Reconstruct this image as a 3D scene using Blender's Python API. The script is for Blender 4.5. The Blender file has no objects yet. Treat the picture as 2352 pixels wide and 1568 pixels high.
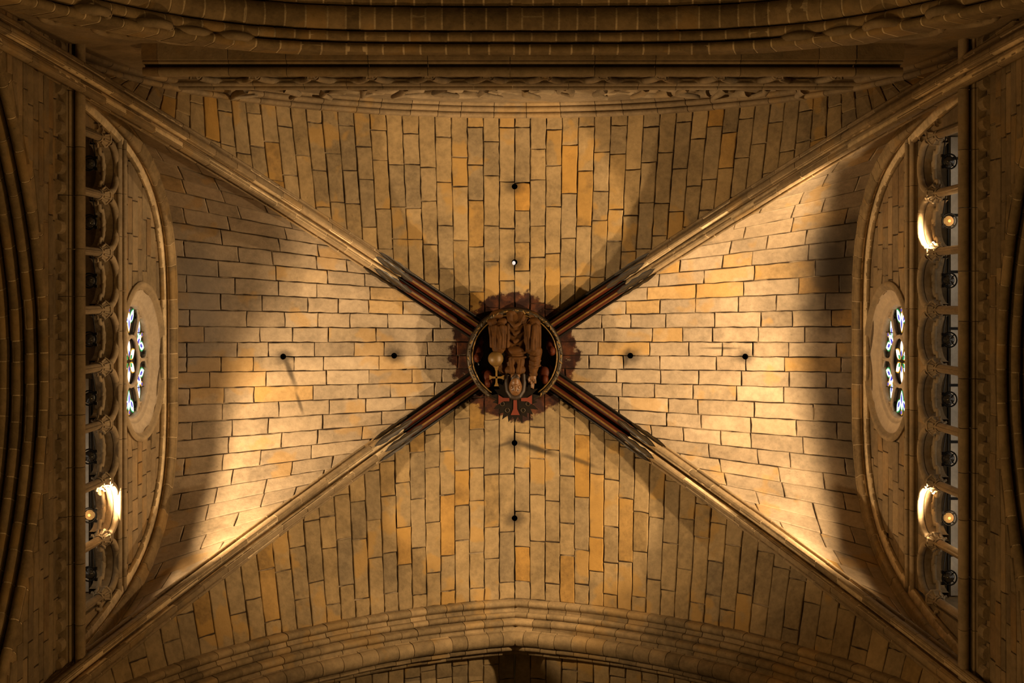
import bpy, bmesh, math, random
from mathutils import Vector, Matrix
random.seed(7)
PI = math.pi
SC = bpy.context.scene
COL = SC.collection

# ---------------------------------------------------------------- camera, world, lights
CAMZ = 1.6
CX, CY = -0.13, -0.975
FPX = 2950.0
VX, VY = 1165.0, 690.0           # pixel of the zenith
cd = bpy.data.cameras.new('camera'); cam = bpy.data.objects.new('camera', cd); COL.objects.link(cam)
cam.location = (CX, CY, CAMZ); cam.rotation_euler = (PI, 0, 0)
cd.sensor_width = 36; cd.lens = FPX / 2352 * 36
cd.shift_x = -(VX - 1176) / 2352; cd.shift_y = -(784 - VY) / 2352
cd.clip_end = 200
SC.camera = cam

W = bpy.data.worlds.new('world'); SC.world = W; W.use_nodes = True
W.node_tree.nodes['Background'].inputs[0].default_value = (1.0, 0.52, 0.14, 1)
W.node_tree.nodes['Background'].inputs[1].default_value = 0.009
SC.view_settings.view_transform = 'Standard'; SC.view_settings.look = 'None'
SC.view_settings.exposure = 0.0; SC.view_settings.gamma = 1.0
SC.view_settings.use_curve_mapping = False

def spot(loc, target, power, color, angle, blend, size):
    l = bpy.data.lights.new('flood_and_fill_spot', 'SPOT'); l.energy = power; l.color = color
    l.spot_size = math.radians(angle); l.spot_blend = blend; l.shadow_soft_size = size
    o = bpy.data.objects.new('flood_and_fill_spot', l); COL.objects.link(o); o.location = loc
    o.rotation_euler = (Vector(target) - Vector(loc)).to_track_quat('-Z', 'Y').to_euler()
    return o
WARM = (1.0, 0.70, 0.39)
Z = lambda d: d + CAMZ
LAMP_L = (-6.20, 2.1, Z(18.52)); LAMP_R1 = (6.14, -2.1, Z(18.30)); LAMP_R2 = (6.14, 2.1, Z(18.30))
spot(LAMP_L, (-1.0, 0.5, Z(22.7)), 2875, WARM, 90, 0.6, 0.07)
spot(LAMP_R1, (1.0, -0.5, Z(22.5)), 2050, WARM, 90, 0.6, 0.07)
spot(LAMP_R2, (1.0, 0.7, Z(22.5)), 2587, WARM, 90, 0.6, 0.07)
# extra spot added at each floodlight to brighten the corner beside it
spot(LAMP_L, (-4.6, 3.15, Z(19.8)), 260, WARM, 58, 1.0, 0.05)
spot(LAMP_R1, (4.6, -3.15, Z(19.7)), 260, WARM, 58, 1.0, 0.05)
spot(LAMP_R2, (4.6, 3.15, Z(19.7)), 260, WARM, 58, 1.0, 0.05)
for q in (LAMP_L, LAMP_R1, LAMP_R2):      # spill of the glowing globes inside the gallery
    l = bpy.data.lights.new('globe_spill', 'POINT'); l.energy = 5; l.color = WARM; l.shadow_soft_size = 0.05
    o = bpy.data.objects.new('globe_spill', l); COL.objects.link(o); o.location = (q[0] + (0.12 if q[0] > 0 else -0.12), q[1], q[2] - 0.42)
# unseen fill spots, added to brighten the arches across the bay
LOWC = (1.0, 0.60, 0.24)
spot((5.75, 0.9, Z(12.6)), (-6.2, 0.9, Z(15.4)), 900, LOWC, 78, 1.0, 0.2)
spot((-5.75, 0.9, Z(12.6)), (6.2, 0.9, Z(15.2)), 800, LOWC, 78, 1.0, 0.2)
spot((-0.4, 4.3, Z(12.4)), (-0.4, -4.6, Z(15.7)), 620, LOWC, 92, 1.0, 0.2)
# unseen fill lights added below the vault, shining up
for x, y, e in ((-0.6, 3.6, 240), (-0.6, -3.5, 8), (-4.8, 1.0, 25), (4.6, 1.0, 25), (-0.5, -5.6, 120)):
    l = bpy.data.lights.new('nave_fill', 'POINT'); l.energy = e; l.color = (1.0, 0.58, 0.20); l.shadow_soft_size = 0.6
    o = bpy.data.objects.new('nave_fill', l); COL.objects.link(o); o.location = (x, y, Z(8.0))

# ---------------------------------------------------------------- helpers
def link(name, me, mats, parent=None):
    o = bpy.data.objects.new(name, me); COL.objects.link(o)
    for m in (mats if isinstance(mats, (list, tuple)) else [mats]):
        if m: me.materials.append(m)
    if parent: o.parent = parent
    return o
def mk(name, V, F, mat, parent=None, smooth=False, mi=None):
    me = bpy.data.meshes.new(name); me.from_pydata([tuple(v) for v in V], [], F)
    o = link(name, me, mat, parent)
    if smooth: me.polygons.foreach_set('use_smooth', [True] * len(me.polygons))
    if mi: me.polygons.foreach_set('material_index', mi)
    me.update()
    return o
def empty(name, loc=(0, 0, 0)):
    # children are given in world coordinates, so the empty is kept at the origin of the bay
    o = bpy.data.objects.new(name, None); COL.objects.link(o); o.empty_display_size = 0.1
    return o
def tag(o, label=None, cat=None, group=None, kind=None):
    if label: o['label'] = label
    if cat: o['category'] = cat
    if group: o['group'] = group
    if kind: o['kind'] = kind
    return o
TMP = bpy.data.scenes.new('scratch')
def baked(o, extra=()):
    for q in (o, *extra): TMP.collection.objects.link(q)
    with bpy.context.temp_override(scene=TMP, view_layer=TMP.view_layers[0]):
        dg = bpy.context.evaluated_depsgraph_get()
        nm = bpy.data.meshes.new_from_object(o.evaluated_get(dg))
    for q in (o, *extra): TMP.collection.objects.unlink(q)
    return nm
class MB:
    def __init__(s): s.V = []; s.F = []; s.M = []
    def add(s, V, F, m=0):
        n = len(s.V); s.V += [Vector(v) for v in V]; s.F += [tuple(i + n for i in f) for f in F]; s.M += [m] * len(F)
    def tube(s, pts, r, n=8, m=0, caps=True, r2=None):
        pts = [Vector(p) for p in pts]; V = []; F = []
        prev = None
        for i, p in enumerate(pts):
            t = (pts[min(i + 1, len(pts) - 1)] - pts[max(i - 1, 0)]).normalized()
            if prev is None:
                a = t.orthogonal().normalized()
            else:
                a = (prev - t * prev.dot(t)).normalized()
            prev = a; b = t.cross(a)
            rr = r if r2 is None else r + (r2 - r) * i / (len(pts) - 1)
            for k in range(n):
                q = 2 * PI * k / n; V.append(p + (a * math.cos(q) + b * math.sin(q)) * rr)
        for i in range(len(pts) - 1):
            for k in range(n):
                F.append((i * n + k, i * n + (k + 1) % n, (i + 1) * n + (k + 1) % n, (i + 1) * n + k))
        if caps:
            F.append(tuple(range(n))); F.append(tuple((len(pts) - 1) * n + k for k in range(n)))
        s.add(V, F, m)
    def box(s, c, h, m=0):
        c = Vector(c)
        V = [c + Vector((x * h[0], y * h[1], z * h[2])) for x in (-1, 1) for y in (-1, 1) for z in (-1, 1)]
        s.add(V, [(0, 1, 3, 2), (4, 6, 7, 5), (0, 4, 5, 1), (2, 3, 7, 6), (0, 2, 6, 4), (1, 5, 7, 3)], m)
    def prism(s, poly, off, m=0):
        poly = [Vector(p) for p in poly]; n = len(poly); off = Vector(off)
        V = poly + [p + off for p in poly]
        F = [tuple(range(n)), tuple(range(2 * n - 1, n - 1, -1))] + [(i, (i + 1) % n, n + (i + 1) % n, n + i) for i in range(n)]
        s.add(V, F, m)
    def build(s, name, mat, parent=None, smooth=False):
        return mk(name, s.V, s.F, mat, parent, smooth, s.M)
def arc(cx, cy, r, a0, a1, n):
    return [(cx + r * math.cos(math.radians(a0 + (a1 - a0) * i / n)), cy + r * math.sin(math.radians(a0 + (a1 - a0) * i / n))) for i in range(n + 1)]

# ---------------------------------------------------------------- materials
class NT:
    def __init__(s, name):
        s.m = bpy.data.materials.new(name); s.m.use_nodes = True; s.t = s.m.node_tree; s.bsdf = s.t.nodes['Principled BSDF']
    def n(s, typ, **kw):
        x = s.t.nodes.new(typ)
        for k, v in kw.items(): setattr(x, k, v)
        return x
    def l(s, a, b): s.t.links.new(a, b)
    def math(s, op, a, b=None, clamp=False):
        x = s.n('ShaderNodeMath', operation=op, use_clamp=clamp)
        for i, v in enumerate((a, b)):
            if v is None: continue
            if hasattr(v, 'links'): s.l(v, x.inputs[i])
            else: x.inputs[i].default_value = v
        return x.outputs[0]
    def mix(s, fac, a, b, blend='MIX'):
        x = s.n('ShaderNodeMix', data_type='RGBA', blend_type=blend)
        for sock, v in ((x.inputs['Factor'], fac), (x.inputs[6], a), (x.inputs[7], b)):
            if hasattr(v, 'links'): s.l(v, sock)
            elif isinstance(v, (int, float)): sock.default_value = v
            else: sock.default_value = (*v, 1)
        return x.outputs[2]
    def pos(s):
        if not hasattr(s, '_p'): s._p = s.n('ShaderNodeNewGeometry').outputs['Position']
        return s._p
    def noise(s, scale, detail=4, rough=0.6, stretch=None):
        x = s.n('ShaderNodeTexNoise'); x.inputs['Scale'].default_value = scale; x.inputs['Detail'].default_value = detail
        x.inputs['Roughness'].default_value = rough
        if stretch:
            mp = s.n('ShaderNodeMapping'); mp.inputs['Scale'].default_value = stretch; s.l(s.pos(), mp.inputs[0]); s.l(mp.outputs[0], x.inputs[0])
        else: s.l(s.pos(), x.inputs[0])
        return x.outputs[0]
    def rng(s, v, a, b, c=0.0, d=1.0):
        x = s.n('ShaderNodeMapRange', interpolation_type='SMOOTHSTEP'); s.l(v, x.inputs[0])
        for i, q in enumerate((a, b, c, d)): x.inputs[i + 1].default_value = q
        return x.outputs[0]
    def ramp(s, v, stops, interp='LINEAR'):
        x = s.n('ShaderNodeValToRGB'); x.color_ramp.interpolation = interp; e = x.color_ramp.elements
        while len(e) < len(stops): e.new(0.5)
        for q, (p, c) in zip(e, stops): q.position = p; q.color = (*c, 1)
        s.l(v, x.inputs[0]); return x.outputs[0]
    def ellipse(s, c, ang, rx, ry, soft=0.5, amp=0.0, ns=3.0):
        sub = s.n('ShaderNodeVectorMath', operation='SUBTRACT'); s.l(s.pos(), sub.inputs[0]); sub.inputs[1].default_value = (c[0], c[1], 0)
        rot = s.n('ShaderNodeVectorRotate', rotation_type='Z_AXIS'); s.l(sub.outputs[0], rot.inputs['Vector']); rot.inputs['Angle'].default_value = -ang
        mul = s.n('ShaderNodeVectorMath', operation='MULTIPLY'); s.l(rot.outputs[0], mul.inputs[0]); mul.inputs[1].default_value = (1 / rx, 1 / ry, 0)
        ln = s.n('ShaderNodeVectorMath', operation='LENGTH'); s.l(mul.outputs[0], ln.inputs[0])
        v = ln.outputs['Value']
        if amp: v = s.math('ADD', v, s.math('MULTIPLY', s.math('SUBTRACT', s.noise(ns), 0.5), amp))
        return s.rng(v, 1.0 - soft, 1.0, 1.0, 0.0)

def stone_mat(name, stops, var=0.35, ochre=0.0, grime=0.45, rough=0.85, bump=0.35, masks=None):
    T = NT(name)
    rnd = T.n('ShaderNodeObjectInfo').outputs['Random']
    c = T.ramp(rnd, stops)
    nb = T.noise(1.7, 5); nf = T.noise(11, 6, 0.65)
    k = T.math('ADD', T.math('MULTIPLY', T.rng(nb, 0.3, 0.7), var * 0.9), T.math('MULTIPLY', T.rng(nf, 0.28, 0.72), var * 0.8))
    pits = T.rng(T.noise(24, 3, 0.7), 0.62, 0.72)
    k = T.math('SUBTRACT', T.math('ADD', k, 1.0 - var * 0.85), T.math('MULTIPLY', pits, var * 0.7))
    per = T.n('ShaderNodeTexWhiteNoise', noise_dimensions='1D'); T.l(rnd, per.inputs['W'])
    k = T.math('ADD', k, T.math('MULTIPLY', T.math('SUBTRACT', per.outputs['Value'], 0.55), var * 0.75))
    wash = T.rng(T.noise(2.6, 6, 0.7), 0.58, 0.66)
    k = T.math('ADD', k, T.math('MULTIPLY', wash, var * 0.35))
    g = T.n('ShaderNodeCombineXYZ')
    for i in range(3): T.l(k, g.inputs[i])
    c = T.mix(1.0, c, g.outputs[0], 'MULTIPLY')
    if ochre:
        nn = T.math('ADD', T.noise(1.1, 3), T.math('MULTIPLY', rnd, 0.16))
        c = T.mix(T.math('MULTIPLY', T.rng(nn, 0.66, 0.72), ochre), c, (0.36, 0.205, 0.05))
    gr = T.rng(T.noise(0.8, 6, 0.7), 0.56, 0.80)
    c = T.mix(T.math('MULTIPLY', gr, grime), c, (0.06, 0.045, 0.03))
    if masks: c = masks(T, c)
    T.l(c, T.bsdf.inputs['Base Color']); T.bsdf.inputs['Roughness'].default_value = rough
    T.bsdf.inputs['Specular IOR Level'].default_value = 0.25
    b = T.n('ShaderNodeBump'); b.inputs['Strength'].default_value = bump; b.inputs['Distance'].default_value = 0.02
    T.l(T.math('ADD', nf, T.math('MULTIPLY', T.noise(38, 3), 0.5)), b.inputs['Height']); T.l(b.outputs[0], T.bsdf.inputs['Normal'])
    return T.m
def plain(name, col, rough=0.6, metal=0.0, var=0.3, scale=14, emit=None, spec=0.4):
    T = NT(name)
    c = T.mix(T.noise(scale, 4), tuple(x * (1 - var) for x in col), tuple(min(1, x * (1 + var)) for x in col))
    T.l(c, T.bsdf.inputs['Base Color']); T.bsdf.inputs['Roughness'].default_value = rough; T.bsdf.inputs['Metallic'].default_value = metal
    T.bsdf.inputs['Specular IOR Level'].default_value = spec
    if emit:
        T.l(c, T.bsdf.inputs['Emission Color']); T.bsdf.inputs['Emission Strength'].default_value = emit
    return T.m

# hole positions on the ridges (bay coordinates) and stains with shapes of their own
def unproj(px, py, d): return (CX + (px - VX) * d / FPX, CY + (py - VY) * d / FPX)
HOLES = [(650, 820, 22.3), (905, 815, 22.65), (1182, 428, 22.6), (1182, 602, 22.85), (1448, 803, 22.7), (1712, 800, 22.25), (1184, 1017, 22.85), (1186, 1190, 22.6)]
def on_ridge(px, py):
    d = 22.6
    for _ in range(6):
        x, y = unproj(px, py, d)
        if abs(x) > 0.5: y = 0.0; d = 23.1 - 1.1 * abs(x) / 5.85
        else: x = 0.0; d = 23.1 - 0.8 * abs(y) / 4.2
    return x, y, d
HOLES = [on_ridge(h[0], h[1]) for h in HOLES]
HXY = [(h[0], h[1]) for h in HOLES]
def web_masks(T, c):
    # painted ground round the boss, ragged where it has flaked
    r1 = T.ellipse((0, 0.02), 0, 1.16, 1.17, 0.06, 0.42, 5.0)
    flake = T.rng(T.noise(7, 6, 0.75), 0.30, 0.38)
    c = T.mix(T.math('MULTIPLY', r1, flake), c, T.mix(T.rng(T.noise(5, 5), 0.4, 0.65), (0.022, 0.007, 0.004), (0.085, 0.026, 0.008)))
    # soot round the holes and the smoke streaks that leave them
    for (x, y) in HXY:
        c = T.mix(T.math('MULTIPLY', T.ellipse((x, y), 0, 0.26, 0.21, 0.9, 0.7, 4), 0.75), c, (0.018, 0.014, 0.01))
    def streak(p, q, d, w, f):
        a = unproj(*p, d); b = unproj(*q, d)
        ang = math.atan2(b[1] - a[1], b[0] - a[0]); L = math.hypot(b[0] - a[0], b[1] - a[1])
        return T.math('MULTIPLY', T.ellipse(((a[0] + b[0]) / 2, (a[1] + b[1]) / 2), ang, L / 2, w, 0.8, 0.5, 2.5), f)
    for p, q, d, w, f in (((645, 800), (683, 905), 22.3, 0.07, 0.8), ((672, 885), (700, 970), 22.3, 0.05, 0.7),
                          ((1170, 1010), (1300, 1050), 22.8, 0.085, 0.9), ((1270, 1035), (1390, 1075), 22.8, 0.06, 0.7), ((1125, 1030), (1190, 1010), 22.8, 0.045, 0.6),
                          ((1448, 790), (1430, 860), 22.7, 0.07, 0.7), ((1600, 800), (1720, 800), 22.3, 0.03, 0.7), ((1182, 420), (1182, 900), 22.8, 0.012, 0.5)):
        c = T.mix(streak(p, q, d, w, f), c, (0.03, 0.022, 0.014))
    # soot and damp by the right wall rib, shadow painted grey by the left one
    s = T.ellipse(unproj(1925, 600, 21.6), 0.25, 0.95, 1.5, 0.8, 0.9, 1.4)
    c = T.mix(T.math('MULTIPLY', s, 0.9), c, (0.03, 0.024, 0.018))
    s = T.ellipse(unproj(1990, 1000, 21.3), -0.3, 0.75, 1.9, 0.8, 0.8, 1.4)
    c = T.mix(T.math('MULTIPLY', s, 0.7), c, (0.06, 0.05, 0.035))
    s = T.ellipse(unproj(430, 700, 21.8), 0.0, 0.95, 1.8, 0.8, 0.6, 1.2)
    c = T.mix(T.math('MULTIPLY', s, 0.55), c, (0.13, 0.115, 0.10))
    return c
STOPS_X = [(0.0, (0.277, 0.207, 0.132)), (0.3, (0.302, 0.232, 0.154)), (0.6, (0.260, 0.198, 0.131)), (0.90, (0.313, 0.235, 0.146)), (0.95, (0.322, 0.211, 0.093)), (1.0, (0.333, 0.199, 0.070))]
STOPS_Y = [(0.0, (0.244, 0.168, 0.078)), (0.25, (0.209, 0.151, 0.081)), (0.5, (0.273, 0.186, 0.084)), (0.8, (0.226, 0.160, 0.081)), (0.92, (0.261, 0.168, 0.064)), (1.0, (0.290, 0.157, 0.035))]
M = {}
M['web_x'] = stone_mat('pale_vault_stone', STOPS_X, 0.36, 0.42, 0.42, masks=web_masks)
M['web_y'] = stone_mat('ochre_vault_stone', STOPS_Y, 0.40, 0.55, 0.48, masks=web_masks)
def mortar():
    T = NT('joint_mortar')
    c = T.mix(T.rng(T.noise(1.3, 5), 0.50, 0.62), (0.035, 0.02, 0.009), (0.28, 0.21, 0.13))
    T.l(c, T.bsdf.inputs['Base Color']); T.bsdf.inputs['Roughness'].default_value = 0.95
    return T.m
M['mortar'] = mortar()
M['palemortar'] = stone_mat('pale_joint_mortar', [(0, (0.546, 0.420, 0.252)), (1, (0.546, 0.420, 0.252))], 0.5, 0.0, 0.6)
M['rib'] = stone_mat('rib_stone', [(0, (0.229, 0.161, 0.086)), (0.5, (0.192, 0.135, 0.073)), (1, (0.255, 0.182, 0.099))], 0.36, 0.25, 0.5)
M['arch'] = stone_mat('arch_stone', [(0, (0.248, 0.174, 0.087)), (0.5, (0.205, 0.143, 0.071)), (1, (0.285, 0.198, 0.099))], 0.42, 0.3, 0.65)
M['wall'] = stone_mat('wall_stone', [(0, (0.223, 0.161, 0.087)), (0.4, (0.174, 0.127, 0.074)), (0.75, (0.248, 0.174, 0.093)), (1, (0.186, 0.118, 0.056))], 0.36, 0.2, 0.5)
M['gal'] = stone_mat('gallery_stone', [(0, (0.285, 0.211, 0.124)), (1, (0.236, 0.174, 0.099))], 0.35, 0.15, 0.5)
M['splay'] = stone_mat('rose_splay_stone', [(0, (0.462, 0.371, 0.266)), (1, (0.448, 0.357, 0.252))], 0.22, 0.05, 0.2)
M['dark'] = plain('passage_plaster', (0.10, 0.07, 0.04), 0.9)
M['soot'] = plain('black_soot', (0.006, 0.005, 0.004), 1.0, spec=0.0)
M['iron'] = plain('black_iron', (0.010, 0.009, 0.008), 0.45, 0.6)
M['steel'] = plain('pale_cable_tray', (0.55, 0.50, 0.42), 0.45, 0.3)
M['red'] = plain('red_painted_stone', (0.0455, 0.0086, 0.0027), 0.32, 0.0, 0.6, 9)
M['blackpaint'] = plain('black_painted_stone', (0.0084, 0.0060, 0.0042), 0.35, 0.0, 0.5)
M['gold'] = plain('old_gilding', (0.1462, 0.0788, 0.0158), 0.45, 0.3, 0.6, 22)
M['leaf'] = plain('tarnished_leaf', (0.0315, 0.0189, 0.0058), 0.5, 0.1, 0.7, 16)
M['robe'] = plain('brown_carved_robe', (0.0544, 0.0222, 0.0052), 0.6, 0.0, 0.9, 6, spec=0.08)
M['skin'] = plain('painted_face', (0.1152, 0.0512, 0.0157), 0.45, 0.0, 0.3, 10)
M['orb'] = plain('gilded_orb', (0.1120, 0.0604, 0.0126), 0.5, 0.1, 0.35, 10)
M['crossred'] = plain('vermilion_paint', (0.1144, 0.0166, 0.0042), 0.55, 0.0, 0.25, 12)
M['halo'] = plain('black_halo', (0.0084, 0.0053, 0.0029), 0.7, 0.0, 0.6, 12, spec=0.1)
M['cherub'] = plain('dull_red_cherub', (0.0546, 0.0118, 0.0038), 0.5, 0.0, 0.6, 9, spec=0.1)
M['hair'] = plain('dark_hair', (0.0231, 0.0113, 0.0042), 0.55, 0.0, 0.4, 20)
def glow(name, col, e):
    T = NT(name)
    c = T.mix(T.rng(T.noise(9, 3), 0.35, 0.7), tuple(x * 0.65 for x in col), col)
    T.l(c, T.bsdf.inputs['Emission Color']); T.bsdf.inputs['Emission Strength'].default_value = e
    T.bsdf.inputs['Base Color'].default_value = (*[x * 0.3 for x in col], 1); T.bsdf.inputs['Roughness'].default_value = 0.2
    return T.m
M['g_white'] = glow('daylit_white_glass', (0.92, 0.95, 1.0), 2.2)
M['g_blue'] = glow('daylit_blue_glass', (0.06, 0.08, 0.75), 1.0)
M['g_green'] = glow('daylit_green_glass', (0.03, 0.42, 0.12), 0.9)
M['g_yellow'] = glow('daylit_yellow_glass', (0.95, 0.50, 0.04), 0.9)
M['g_dark'] = plain('dark_leaded_glass', (0.012, 0.012, 0.014), 0.15)
M['lens_off'] = plain('unlit_lamp_glass', (0.05, 0.045, 0.04), 0.08, 0.0, 0.2)
M['bulb'] = glow('lit_lamp_bulb', (1.0, 0.62, 0.10), 3.0)
M['lens_on'] = glow('lit_lamp_glass', (1.0, 0.50, 0.14), 0.42)
M['passage_glass'] = glow('frosted_gallery_window', (1.0, 0.90, 0.76), 1.1)
M['sky_hole'] = glow('daylight_in_hole', (1.0, 0.85, 0.78), 1.2)

# ---------------------------------------------------------------- vault curves (d = height above the camera)
def dip(t): return 1 - math.sqrt(max(0.0, 1 - t * t))
def d_rib(t): return 23.1 - 9.6 * dip(t)
def d_wall(t): t = abs(t); return 22.0 - 4 * t ** 4 - 4 * t ** 14
def d_top(t): return 22.3 - 5.7 * dip(t)
def d_bot(t): t = abs(t); return 22.3 - 1.6 * t - 6.5 * dip(t)
def P(x, y, d): return Vector((x, y, d + CAMZ))
def rib_pt(sx, sy, t): return P(sx * 6 * t, sy * 4.08 * t, d_rib(t))

class Path:
    def __init__(s, fn, t0, t1, L, ref, n=500):
        s.p = [fn(t0 + (t1 - t0) * i / n) for i in range(n + 1)]; s.L = Vector(L).normalized(); s.ref = Vector(ref)
        s.c = [0.0]
        for i in range(n): s.c.append(s.c[-1] + (s.p[i + 1] - s.p[i]).length)
        s.len = s.c[-1]
    def at(s, q):
        q = min(max(q, 0), s.len)
        lo, hi = 0, len(s.c) - 1
        while hi - lo > 1:
            m = (lo + hi) // 2
            if s.c[m] <= q: lo = m
            else: hi = m
        f = (q - s.c[lo]) / max(1e-9, s.c[hi] - s.c[lo])
        p = s.p[lo].lerp(s.p[hi], f)
        a, b = max(0, lo - 2), min(len(s.p) - 1, hi + 2)
        T = (s.p[b] - s.p[a]).normalized(); D = T.cross(s.L).normalized()
        if D.dot(s.ref - p) < 0: D = -D
        return p, T, D
def sweep(path, s0, s1, prof, nseg, jit=0.0):
    V = []; F = []; n = len(prof)
    jl, jd = random.uniform(-jit, jit), random.uniform(-jit, jit)
    for i in range(nseg + 1):
        p, T, D = path.at(s0 + (s1 - s0) * i / nseg)
        V += [p + path.L * (a + jl) + D * (b + jd) for a, b in prof]
    for i in range(nseg):
        for k in range(n - 1):
            F.append((i * n + k, i * n + k + 1, (i + 1) * n + k + 1, (i + 1) * n + k))
    F.append(tuple(range(n))); F.append(tuple(nseg * n + k for k in range(n)))
    return V, F
def voussoirs(path, prof, s0, s1, step, mat, parent, gap=0.006, jit=0.004, nseg=2, name='voussoir', mi=None, stag=0.25):
    s = s0 + random.uniform(-0.5, 0.0) * step * 0; out = []
    while s < s1 - 1e-4:
        e = min(s1, s + step * random.uniform(1 - stag, 1 + stag))
        if s1 - e < 0.4 * step: e = s1
        V, F = sweep(path, s + gap, e - gap, prof, nseg, jit)
        m = None
        if mi: m = [mi[k] for _ in range(nseg) for k in range(len(prof) - 1)] + [mi[0], mi[0]]
        o = mk(name, V, F, mat, parent, False, m)
        me = o.data
        me.polygons.foreach_set('use_smooth', [True] * (len(me.polygons) - 2) + [False, False])
        try: me.set_sharp_from_angle(angle=math.radians(38))
        except Exception: pass
        out.append(o); s = e
    return out

def core(path, prof, s0, s1, n, mat, parent, inset=0.005):
    cx = sum(a for a, b in prof) / len(prof)
    pr = [(a + (inset if a < cx else -inset), b - inset) for a, b in prof]
    V, F = sweep(path, s0, s1, pr, n)
    mk('joint_mortar', V, F, mat, parent, False)
# ---------------------------------------------------------------- one block of masonry from four corners
def block(name, q, nrm, mat, parent, gap=0.008, bev=0.010, depth=0.06, jit=0.008, proud=0.007, nl=5, ns=2):
    q = [Vector(p) for p in q]; nrm = Vector(nrm).normalized()
    lu = max(1e-3, ((q[1] - q[0]).length + (q[2] - q[3]).length) / 2); lv = max(1e-3, ((q[3] - q[0]).length + (q[2] - q[1]).length) / 2)
    if lu < lv: nl, ns = ns, nl
    def B(u, v): return (q[0] * (1 - u) + q[1] * u) * (1 - v) + (q[3] * (1 - u) + q[2] * u) * v
    def ring(g, off, j):
        gu, gv = min(0.45, g / lu), min(0.45, g / lv); R = []
        per = [(i / nl, 0) for i in range(nl)] + [(1, i / ns) for i in range(ns)] + [(1 - i / nl, 1) for i in range(nl)] + [(0, 1 - i / ns) for i in range(ns)]
        for k, (a, b) in enumerate(per):
            u = gu + a * (1 - 2 * gu); v = gv + b * (1 - 2 * gv)
            u += J[k][0] * j / lu; v += J[k][1] * j / lv
            R.append(B(u, v) + nrm * off)
        return R
    n = 2 * (nl + ns)
    J = [(random.uniform(-1, 1), random.uniform(-1, 1)) for _ in range(n)]
    pr = random.uniform(-proud, proud)
    V = ring(gap, -depth, jit) + ring(gap, pr - bev * 0.8, jit) + ring(gap + bev, pr, jit)
    F = [tuple(2 * n + i for i in range(n)), tuple(range(n - 1, -1, -1))]
    for r in (0, 1):
        F += [(r * n + i, r * n + (i + 1) % n, (r + 1) * n + (i + 1) % n, (r + 1) * n + i) for i in range(n)]
    return mk(name, V, F, mat, parent)

# ---------------------------------------------------------------- the vault cells
ceiling = tag(empty('ceiling'), kind='structure')
CUT = []
def cell(ribs, arch, coef, N, tmax, L0, mat):
    """ribs: functions t->point for the two halves; arch: (half, t)->point"""
    V = []; F = []; stones = []
    for h in (0, 1):
        sg = (-1, 1)[h]
        js = [j for j in range(N) if math.sin(j / N * PI / 2) < tmax]
        def E(j):
            t = min(tmax, math.sin(j / N * PI / 2)); t2 = t + coef * t * t * (1 - t)
            return arch(sg * t2), ribs[h](t)      # from the arch to the rib
        cen = P(0, 0, 10)
        for j in js:
            a0, r0 = E(j); a1, r1 = E(j + 1)
            n0 = (r0 - a0).cross(a1 - a0).normalized()
            if n0.dot(cen - a0) < 0: n0 = -n0
            # mortar bed behind the stones
            K = 44
            for k in range(K):
                u0, u1 = k / K, (k + 1) / K
                b = len(V); qs = [a0.lerp(r0, u0), a0.lerp(r0, u1), a1.lerp(r1, u1), a1.lerp(r1, u0)]
                cc = sum(qs, Vector()) / 4
                if any((cc.xy - Vector(hh)).length < 0.22 for hh in HXY): continue
                V += [p - n0 * 0.028 for p in qs]; F.append((b, b + 1, b + 2, b + 3))
            l0, l1 = (r0 - a0).length, (r1 - a1).length; lm = max(l0, l1)
            w = 0.0; first = True; cuts = [0.0]
            while True:
                stp = L0 * random.uniform(0.62, 1.3) * ((0.35 + 0.6 * (j % 2) + random.uniform(-.1, .1)) if first else 1); first = False
                w += max(0.22, stp)
                if w > lm - 0.28: break
                cuts.append(w)
            cuts.append(lm)
            for a, b in zip(cuts[:-1], cuts[1:]):
                q = [a0.lerp(r0, min(1, a / l0)), a0.lerp(r0, min(1, b / l0)), a1.lerp(r1, min(1, b / l1)), a1.lerp(r1, min(1, a / l1))]
                c = sum(q, Vector()) / 4
                if c.xy.length < 0.55: continue      # inside the boss
                stones.append((q, n0))
    bed = mk('vault_cell', V, F, M['mortar'], ceiling)
    for q, n0 in stones:
        o = block('stone', q, n0, mat, bed)
        c = sum(q, Vector()) / 4; r = max((p - c).length for p in q)
        for i, hh in enumerate(HXY):
            if (c.xy - Vector(hh)).length < r + 0.1: CUT.append((o, i))
    return bed
NX, NY = 27, 35
bl = cell([lambda t: rib_pt(-1, -1, t), lambda t: rib_pt(-1, 1, t)], lambda t: P(-5.85, 4.2 * t, d_wall(t)), 0.9, NX, 0.97, 0.80, M['web_x'])
br = cell([lambda t: rib_pt(1, -1, t), lambda t: rib_pt(1, 1, t)], lambda t: P(5.85, 4.2 * t, d_wall(t)), 0.9, NX, 0.97, 0.80, M['web_x'])
bt = cell([lambda t: rib_pt(-1, -1, t), lambda t: rib_pt(1, -1, t)], lambda t: P(6 * t, -4.2, d_top(t)), 0.2, NY, 0.97, 0.78, M['web_y'])
bb = cell([lambda t: rib_pt(-1, 1, t), lambda t: rib_pt(1, 1, t)], lambda t: P(6 * t, 4.2, d_bot(t)), -0.35, NY, 0.97, 0.86, M['web_y'])
for o, l in ((bl, 'web of pale coursed stone between the boss and the left wall'), (br, 'web of pale coursed stone, sooty beside the right wall'),
             (bt, 'ochre web of stone columns above the boss'), (bb, 'golden web of stone columns below the boss')): o['label'] = l

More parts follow.
